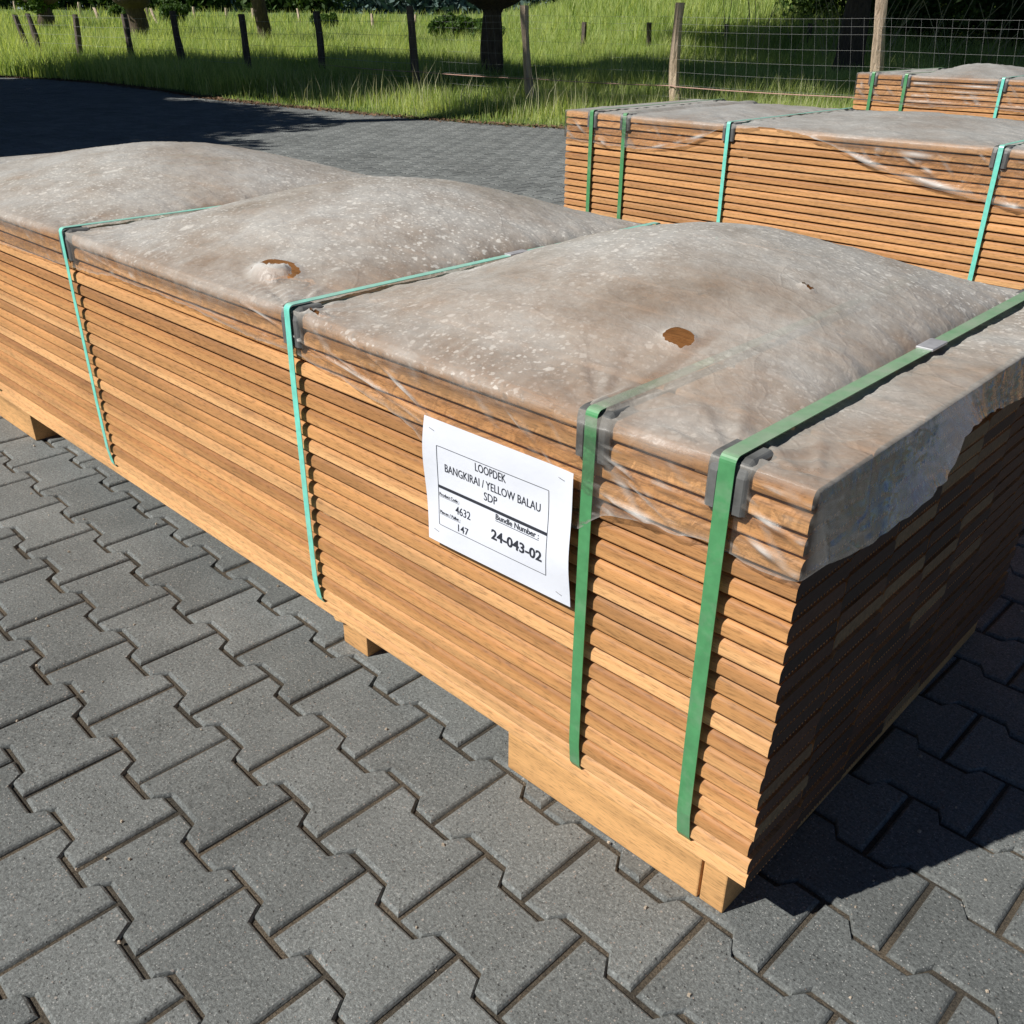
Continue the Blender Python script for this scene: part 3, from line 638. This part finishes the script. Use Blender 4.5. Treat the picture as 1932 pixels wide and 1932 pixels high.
    # rim of the holes turned up and pale
    for i in range(nx):
        for j in range(ny):
            for (hx, hy, ra, rb, ang) in [h_[:5] for h_ in holes]:
                c, s = math.cos(ang), math.sin(ang); dx, dy = X[i]-hx, Yt[j]-hy; q_ = math.hypot((dx*c+dy*s)/ra, (-dx*s+dy*c)/rb)
                if q_ < 1.35 and q_ > .6:
                    a = i*ny+j; x_, y_, z_ = verts[a]; verts[a] = (x_, y_, z_+.005*(1.35-q_)/.35); Cr[a] = .45*(1.35-q_)/.35
    # perimeter loop
    loop = [(i*ny) for i in range(nx)]+[(nx-1)*ny+j for j in range(1, ny)]+[(i*ny+ny-1) for i in range(nx-2, -1, -1)]
    if ends == (1, 1): loop += [j for j in range(ny-2, 0, -1)]
    RW = 44; L_ = len(loop); closed = ends == (1, 1)
    nr = []
    for k in range(L_):
        a = np.array(verts[loop[k-1]] if (k or closed) else verts[loop[0]]); b = np.array(verts[loop[(k+1) % L_]] if (k < L_-1 or closed) else verts[loop[k]])
        t = b-a; nn = np.array([t[1], -t[0]]); nn /= (np.linalg.norm(nn)+1e-9); nr.append(nn)
    prev = loop[:]
    hems = []
    for k in range(L_):
        x, y, z = verts[loop[k]]
        if k < nx: h_ = hem_front(x)
        elif k < nx+ny-1: h_ = hem_end(y)
        elif k < 2*nx+ny-2: h_ = .12+.03*math.sin(x*5)
        else: h_ = hem_end(y)
        h_ += .006*noise.noise(Vector((x*9, y*9, seed)))+.003*noise.noise(Vector((x*40, y*40, seed)))
        hems.append(max(.0, h_))
    for r_ in range(1, RW+1):
        cur = []
        for k in range(L_):
            x, y, z = verts[loop[k]]; f = r_/RW; dn = hems[k]*f; nx_, ny_ = nr[k]
            isend = nx <= k < nx+ny-1
            off = .0025*min(1, dn/.01)+(.030*math.exp(-((y-.22)/.17)**2)+.010 if isend else .0045)*f**1.3
            cn = catenoise(x+y*1.3, z-dn*.6, seed, 30)*.5+catenoise(x-y, (z-dn)*2, seed+3, 75)*.25+catenoise(x+y, (z-dn), seed+3, 9)*.6
            off += (.006 if isend else .0036)*cn*min(1, dn/.02)
            cr = 0
            if k < nx:
                for px in tight: off = off+(.0008-off)*math.exp(-((x-px)/.045)**4)
                for px in loose: off = off+(.0125*min(1, dn/.006)-off)*math.exp(-((x-px)/.05)**4)*math.exp(-(dn/.09)**4)
                for (ax, az, bx, bz, wc, st) in creases:
                    px, pz = x-ax, (zt-dn)-az; ex, ez = bx-ax, bz-az; l2 = ex*ex+ez*ez; t = max(0, min(1, (px*ex+pz*ez)/l2)); dd_ = math.hypot(px-t*ex, pz-t*ez)
                    g_ = math.exp(-(dd_/wc)**2); cr = max(cr, st*g_*(.55+.45*math.sin(t*9+ax*30))); off += .005*g_*st
            zj = .0 if f < .98 else .0
            if k < nx: off += .011*sag_s(x, doms)*math.exp(-((dn-.012)/.016)**2)*min(1, dn/.006)
            ndx, ndy = nx_*off, ny_*off
            if k < nx or (2*nx+ny-3 > k >= nx+ny-1): ndx = 0
            verts.append((x+ndx, y+ndy, zt+.0035-dn+(z-zt-.0035)*(1-f))); cur.append(len(verts)-1)
            edgeb = math.exp(-((1-f)*hems[k]/.006))
            glint = max(0., catenoise(x*1.2+y*1.2+(z-dn)*1.1, (z-dn)*.4, 3+seed, 24)-.24)*.8  # noise streaks: white highlights painted into the film colour
            glint += max(0., catenoise(x*.6+y+(z-dn)*3, (x-(z-dn))*.6, 8+seed, 40)-.30)*.75
            sag_ = max([max(0., math.sin(math.pi*(x-a_)/(b_-a_)))**.5 for (a_, b_, h_, p_) in doms if a_ < x < b_] or [0])*(1-sum(math.exp(-((x-px)/.07)**2) for px in loose))*(.75+.5*noise.noise(Vector((x*6, 2, seed)))+.35*noise.noise(Vector((x*45, 2, seed)))) if k < nx else 0
            thin = (.08+(.45+.35*sag_)*math.exp(-(dn/(.008+.026*max(0, sag_)))**2)) if not isend else (.34+.3*math.exp(-dn/.02)+.25*max(0, catenoise(x, y, z-dn, 11)))
            if k >= nx+ny-1: thin = .3
            Sh.append(1. if isend else 0.); D.append(min(1, thin)); Cr.append(min(.9, max(cr, glint, .40*edgeb)) if not isend else .1*edgeb+glint*.2)
        for k in range(L_ if closed else L_-1):
            a, b = prev[k], prev[(k+1) % L_]; c_, d_ = cur[(k+1) % L_], cur[k]
            if hems[k] > .002 or hems[(k+1) % L_] > .002: Fc.append((a, d_, c_, b))
        prev = cur
    me = mesh('film', verts, Fc, smooth=True); fattr(me, 'dust', D); fattr(me, 'crease', Cr)
    fattr(me, 'sheen', Sh)
    To = []
    for (x_, y_, z_) in verts:
        t_ = 3.
        for h_ in holes:
            hx, hy, ra, rb, ang = h_[:5]; c, s = math.cos(ang), math.sin(ang); dx, dy = x_-hx, y_-hy; tt_ = math.hypot((dx*c+dy*s)/ra, (-dx*s+dy*c)/rb)
            if len(h_) > 5:
                ix, iy, ia, ib = h_[5:]; ti = math.hypot((dx-ix)/ia, (dy-iy)/ib); tt_ = max(tt_, 1+(1-ti)*3)
            t_ = min(t_, tt_)
        To.append(t_)
    fattr(me, 'torn', To); return me

def bundle(origin, layers, z0, length, label, straps, film_kw, film_mat, wmat, parts_cols, max_parts, spacers, skids, seed, mirror=False, protect_left=None):
    ox, oy = origin
    t = empty('timber_bundle', (ox, oy, 0), label=label, cat='timber bundle', group='strapped bundles of decking boards'); g = random.Random(seed)
    zt = z0+layers*PT-(PT-BT)
    me_v = []
    for k in range(5):
        bow = (g.uniform(-.0012, .0012), g.uniform(-.0009, .0009), g.uniform(1, 3), g.uniform(0, 3), g.uniform(1, 3), g.uniform(0, 3))
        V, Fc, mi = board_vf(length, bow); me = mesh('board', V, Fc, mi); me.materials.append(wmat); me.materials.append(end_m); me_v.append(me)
    order = []
    for c_ in range(7):
        for l in range(layers): order.append((c_, layers-1-l))
    left = max_parts; rest = []; rowx = [g.uniform(-.0045, .002) for _ in range(layers)]
    for (c_, l) in order:
        y = c_*.1473+(g.uniform(-.0015, .0015) if c_ == 0 else g.uniform(-.0004, .0004)); z = z0+l*PT+g.uniform(-.0004, .0004); x = .6*rowx[l]+g.uniform(-.0008, .0008)-.0018*c_
        if c_ < parts_cols and left > 0:
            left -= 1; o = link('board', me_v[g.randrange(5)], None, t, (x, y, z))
        else: rest.append((x, y, z))
    if rest:
        V, Fc, mi = [], [], []
        for (x, y, z) in rest:
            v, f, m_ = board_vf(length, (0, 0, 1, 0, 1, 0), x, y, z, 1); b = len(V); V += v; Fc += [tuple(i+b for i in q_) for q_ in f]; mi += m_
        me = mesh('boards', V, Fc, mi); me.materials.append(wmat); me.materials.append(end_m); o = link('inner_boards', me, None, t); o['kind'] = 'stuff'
    sm = boxes([(-.011, .011, .0012, W-.002, 0, PT-BT-.0003)]); sm.materials.append(spacer_m)
    for sx in spacers:
        for l in range(1, layers):
            link('spacer', sm, None, t, (sx+g.gauss(0, .014), g.uniform(.004, .009), z0+l*PT-(PT-BT)+.0002))
    for (sx, m_, wd, under) in straps:
        ln = g.uniform(-.004, .004)
        if not under:
            pth = strap_path(z0, zt)
        else: pth = strap_path(z0, zt, .0095)
        st = link('strap', ribbon(pth, lambda p, sx=sx, ln=ln: sx+ln*(p[1]-zt)/.6, wd), m_, t)
        st['label'] = ('bright teal' if m_ is teal_m else 'dark green')+' plastic strap'
        for (yy, flip) in ((0, 1), (W, -1)):
            p = link('corner_protector', PROT, None, t, (sx, yy, zt+.0005)); p.scale = (1 if not flip < 0 else -1, 1, 1)
            if flip < 0: p.rotation_euler.z = math.pi; p.scale = (1, 1, 1)
        if sx in film_kw.get('seals', ()):
            sl_ = link('strap_seal', boxes([(sx-wd*.62, sx+wd*.62, .52, .575, zt+.0118, zt+.0160)], .001), metal_m, st)
    if 'fn' in film_kw:
        link('plastic_film', film_kw['fn'](zt), film_mat, t)
    for (x0_, x1_, y0_, y1_, h0, h1) in skids:
        V = []; me = boxes([(x0_, x1_, y0_, y1_, h0, h1)], .0025); link('skid', me, skid_m, t)
    return t, zt

# --- bundle 1
S1, S2, S3, S4 = -.102, -.298, -.955, -1.844
def hemf(x):
    return np.interp(x, [-3.3, -2.25, -2.05, -1.84, -1.63, -1.45, -1.25, -1.09, -.955, -.79, -.70, -.64, -.60, -.31, -.27, -.20, -.125, -.067, 0.02], [.09, .086, .081, .078, .062, .057, .065, .073, .072, .09, .10, .12, .15, .165, .13, .112, .108, .115, .108])
def heme(y):
    return np.interp(y, [-.01, .085, .19, .294, .32, .36, .466, .664, 1.03], [.085, .09, .073, .06, .03, .026, .043, .068, .07])
cre1 = [(-1.09, .690, -.93, .655, .0035, .75), (-.93, .655, -.60, .612, .003, .8), (-.78, .695, -.61, .618, .003, .75), (-.86, .66, -.62, .60, .002, .45), (-.46, .675, -.36, .615, .002, .5), (-.29, .67, -.20, .625, .003, .7), (-.29, .66, -.12, .575, .002, .5), (-.25, .60, -.13, .585, .006, .7), (-1.84, .69, -1.6, .66, .004, .4), (-1.6, .66, -1.0, .64, .003, .35), (-.08, .655, 0.0, .64, .004, .8), (-.08, .625, 0.0, .60, .005, .8), (-.2, .645, -.1, .64, .003, .5), (-.075, .69, .0, .684, .003, .5), (-.30, .61, -.2, .59, .003, .6)]
cre1 = [c_ for c_ in cre1]
def film1(zt):
    doms = [(S3+.01, S1-.012, .108, 1.), (S4+.01, S3-.01, .095, 1.), (-3.02, S4-.01, .088, 1.)]
    pins = [(S1, 0), (S3, 0), (S4, 0), (S1, W), (S3, W), (S4, W), (S2, 0), (0, 0)]
    holes = [(-.325, .212, .021, .019, .3), (-1.135, .085, .052, .036, .1, .012, -.014, .047, .033), (-.90, .012, .020, .007, .2), (-.28, .48, .011, .006, 0)]
    return film_mesh(-3.23, .006, zt, doms, pins, hemf, heme, holes, cre1, 620, 200, 1., tight=(S1, S3, S4), loose=(S2,), seed=1)
b1, zt1 = bundle((0, 0), 21, .10, 3.22, 'nearest strapped bundle of brown decking boards, with a white paper label on its side',
    [(S1, green_m, .021, False), (S2, green_m, .019, True), (S3, teal_m, .0155, False), (S4, teal_m, .0155, False), (-2.615, green_m, .019, True), (-2.81, green_m, .019, True)],
    dict(fn=film1, seals=(S1, S3)), film_m, wood_m, 5, 100, [-.135, -.335, -.90, -1.775, -2.69],
    [(-.462, -.076, .019, 1.0, 0, .0985), (-.0735, -.034, .021, 1.0, 0, .0985), (-.957, -.879, .045, .98, 0, .0985), (-1.7, -1.62, .30, .98, 0, .0985), (-3.2, -2.443, .016, 1.0, 0, .0985)], 5)
# splinters of broken ply on the middle skid
V, Fc = [], []
for (x, y, z, lx, lz, ty) in ((-.955, .030, .075, .07, .022, .012), (-.965, .034, .060, .05, .012, .010)):
    b = len(V)
    for dy in (0, ty):
        V += [(x, y+dy, z-lz*.5), (x+lx, y+dy+.006, z+lz*.2), (x+lx*.94, y+dy+.006, z+lz*1.2), (x+.006, y+dy, z+lz*.6), (x-.006, y+dy, z)]
    Fc += [(b, b+1, b+2, b+3, b+4), (b+9, b+8, b+7, b+6, b+5)]+[(b+k, b+5+k, b+5+(k+1) % 5, b+(k+1) % 5) for k in range(5)]
link('broken_plank', mesh('sp', V, Fc), skid_m, b1)
dark_metal = simple('dark_staple', (.12, .12, .13), .5, .1)
# --- paper label
def label_sheet():
    nx, ny = 30, 22; Wd, Hh = .2935, .208; V = []; Fc = []
    lab = link('paper_label', None or bpy.data.meshes.new('label'), None, b1)
    def P_(u, v):   # u right 0..1, v down 0..1
        x = -.608+u*Wd; z = .619-v*Hh+u*.004
        curl = .006*max(0, (u-.82)/.18)**2*(math.sin(v*math.pi*.9+.4))+.0035*max(0, (.12-u)/.12)*math.sin(v*6)
        x += -.004*math.sin(v*math.pi)*max(0, (.15-u)/.15)+.0
        return (x, -.0150-curl-.0016*math.sin(v*9+u*2)*(.4+.6*u), z)
    for j in range(ny+1):
        for i in range(nx+1): V.append(P_(i/nx, j/ny))
    for j in range(ny):
        for i in range(nx): a = j*(nx+1)+i; Fc.append((a, a+nx+1, a+nx+2, a+1))
    n0 = len(V)
    V2 = [(x, y+.0003, z) for x, y, z in V]; V = V+V2; Fc += [(d_+n0, c_+n0, b_+n0, a_+n0) for a_, b_, c_, d_ in Fc]
    me = mesh('label', V, Fc, smooth=True); me.materials.append(paper_m); lab.data = me
    lab['label'] = 'white printed sheet stapled to the side'
    # printing in mm coordinates on the sheet
    PV, PF = [], []
    def put(pts, faces):
        b = len(PV)
        for (mx_, my_) in pts:
            x, y, z = P_(mx_/297., my_/210.); PV.append((x, y-.0005, z))
        PF.extend([tuple(i+b for i in f) for f in faces])
    def line(x0, y0, x1, y1, t):
        L_ = math.hypot(x1-x0, y1-y0); n = max(1, int(L_/6)); nx_, ny_ = -(y1-y0)/L_*t/2, (x1-x0)/L_*t/2; pts = []; fs = []
        for k in range(n+1):
            f = k/n; x, y = x0+(x1-x0)*f, y0+(y1-y0)*f; pts += [(x+nx_, y+ny_), (x-nx_, y-ny_)]
            if k: a = 2*(k-1); fs.append((a, a+2, a+3, a+1))
        put(pts, fs)
    bx0, bx1, by0, by1, ym = 28, 252, 41, 175, 109
    line(bx0, by0, bx1, by0, .9); line(bx0, by1, bx1, by1, .9); line(bx0, by0, bx0, by1, .9); line(bx1, by0, bx1, by1, .9); line(bx0, ym, bx1, ym, 5.)
    def text(s, x0, x1, yb, cap, bold=0, under=False):
        cu = bpy.data.curves.new('t', 'FONT'); cu.body = s; cu.offset = bold; cu.resolution_u = 3
        ob = bpy.data.objects.new('t', cu); COL.objects.link(ob); dg = bpy.context.evaluated_depsgraph_get(); me = bpy.data.meshes.new_from_object(ob.evaluated_get(dg))
        cu2 = bpy.data.curves.new('H', 'FONT'); cu2.body = 'H'; ob2 = bpy.data.objects.new('H', cu2); COL.objects.link(ob2); dg = bpy.context.evaluated_depsgraph_get(); mh = bpy.data.meshes.new_from_object(ob2.evaluated_get(dg))
        hcap = max(v.co.y for v in mh.vertices); xs = [v.co.x for v in me.vertices]; a, b = min(xs), max(xs)
        bm = bmesh.new(); bm.from_mesh(me); bmesh.ops.triangulate(bm, faces=bm.faces[:])
        pts = [(x0+(v.co.x-a)/(b-a)*(x1-x0), yb-v.co.y/hcap*cap) for v in bm.verts]; fs = [tuple(v.index for v in f.verts) for f in bm.faces]; bm.free()
        put(pts, fs)
        for o_ in (ob, ob2): bpy.data.objects.remove(o_)
        bpy.data.meshes.remove(me); bpy.data.meshes.remove(mh)
        if under: line(x0, yb+cap*.28, x1, yb+cap*.28, cap*.11)
    text('LOOPDEK', 109, 171, 57, 13, .004); text('BANGKIRAI / YELLOW BALAU', 43, 237, 80, 13, .004); text('SDP', 126, 153, 99, 13, .004)
    text('Product Code :', 30, 73, 124, 5, .02, True); text('4632', 65, 98, 143, 13, .004); text('Pieces / Pallet :', 31, 76, 154, 5, .02, True); text('147', 71, 94, 171.5, 12, .004)
    text('Bundle Number :', 151, 237, 121.5, 8.5, .022, True); text('24-043-02', 143, 244, 156, 15.5, .026)
    link('printing', mesh('print', PV, PF), ink_m, lab)
    for (u, v) in ((.06, .08), (.93, .07), (.07, .90), (.93, .93)):
        x, y, z = P_(u, v); V_, F_ = [], []; limb(V_, F_, (x-.005, y-.0009, z+.001), (x+.005, y-.0009, z-.001), .0004, .0004, 6); link('staple', mesh('st', V_, F_), dark_metal, lab)
label_sheet()

# --- bundle 2 (behind right)
def hemf2(x):   # x local, 0 at right end
    xx = x-L2X
    return np.interp(xx, [0, .15, .30, .42, .55, .66, .80, 1.0, 1.1, 1.25, 1.45, 1.7, 1.9, 2.3, 3.1], [.115, .125, .128, .125, .115, .09, .02, .0, .0, .03, .10, .15, .175, .19, .19])
L2X = -3.03
cre2 = [(L2X+.03, .76, L2X+.16, .66, .006, .6), (L2X+.2, .68, L2X+.24, .655, .006, .9), (L2X+.45, .66, L2X+.62, .70, .006, .7), (L2X+.62, .70, L2X+.78, .75, .008, .7), (L2X+1.2, .765, L2X+1.5, .68, .010, .8), (L2X+1.5, .68, L2X+1.95, .61, .010, .9), (L2X+1.95, .61, L2X+2.9, .59, .014, .9), (L2X+1.45, .745, L2X+1.7, .735, .010, .8), (L2X+1.55, .73, L2X+1.65, .69, .006, .7), (L2X+1.8, .76, L2X+1.88, .69, .004, .5)]
def film2(zt):
    doms = [(L2X+.34, L2X+.835, .02, 1.), (L2X+.85, L2X+1.83, .035, 1.), (L2X+1.86, -.3, .03, 1.)]
    pins = [(L2X+.15, 0), (L2X+.33, 0), (L2X+.84, 0), (L2X+1.86, 0), (L2X+.15, W), (L2X+.84, W)]
    return film_mesh(L2X-.006, .004, zt, doms, pins, hemf2, lambda y: .12, [(L2X+2.3, .72, .30, .20, .2)], cre2, 300, 90, 1.3, tight=(L2X+.15, L2X+.84, L2X+1.86), loose=(L2X+.33,), seed=11)
b2, zt2 = bundle((-2.561-L2X, 2.561), 23, .785+.0037-23*PT, 3.03, 'middle bundle of decking boards behind the labelled one, torn film sagging across its side',
    [(L2X+.15, green_m, .019, False), (L2X+.33, green_m, .019, True), (L2X+.84, teal_m, .0155, False), (L2X+1.86, teal_m, .0155, False), (L2X+2.72, green_m, .019, False)],
    dict(fn=film2), film2_m, wood2_m, 1, 23, [L2X+.12, L2X+.90, L2X+1.79, L2X+2.6],
    [(L2X+.05, L2X+.45, .02, 1.0, 0, .118), (L2X+1.45, L2X+1.55, .02, 1.0, 0, .118), (L2X+2.55, L2X+2.95, .02, 1.0, 0, .118)], 15)
# --- bundle 3 (furthest)
def film3(zt):
    doms = [(L2X+.33, L2X+.84, .05, .8), (L2X+.85, L2X+1.83, .05, 1.), (L2X+1.86, -.3, .05, 1.)]
    cre3 = [(L2X+.35, .835, L2X+.85, .83, .006, .8), (L2X+.4, .80, L2X+.84, .80, .005, .6), (L2X+.35, .77, L2X+.8, .775, .005, .6), (L2X+.9, .84, L2X+2, .835, .008, .9), (L2X+.33, .74, L2X+1.2, .74, .006, .6), (L2X+.02, .86, L2X+.06, .75, .01, .5)]
    return film_mesh(L2X-.006, .004, zt, doms, [(L2X+.12, 0), (L2X+.33, 0), (L2X+.84, 0), (L2X+.33, .5)], lambda x: .155+.01*math.sin(x*9), lambda y: .12, [], cre3, 220, 60, 2.2, seed=19)
b3, zt3 = bundle((-2.396-L2X, 5.047), 25, .877+.0037-25*PT, 3.03, 'furthest bundle of decking boards, at the right edge before the wire fence',
    [(L2X+.10, green_m, .019, False), (L2X+.30, green_m, .019, True), (L2X+.84, teal_m, .0155, False), (L2X+1.86, teal_m, .0155, False)],
    dict(fn=film3), film2_m, wood2_m, 1, 25, [L2X+.12, L2X+.90], [(L2X+.05, L2X+.45, .02, 1.0, 0, .152), (L2X+2.55, L2X+2.95, .02, 1.0, 0, .152)], 25)
for b_, z_ in ((b1, 0), (b2, 0), (b3, 0)): pass
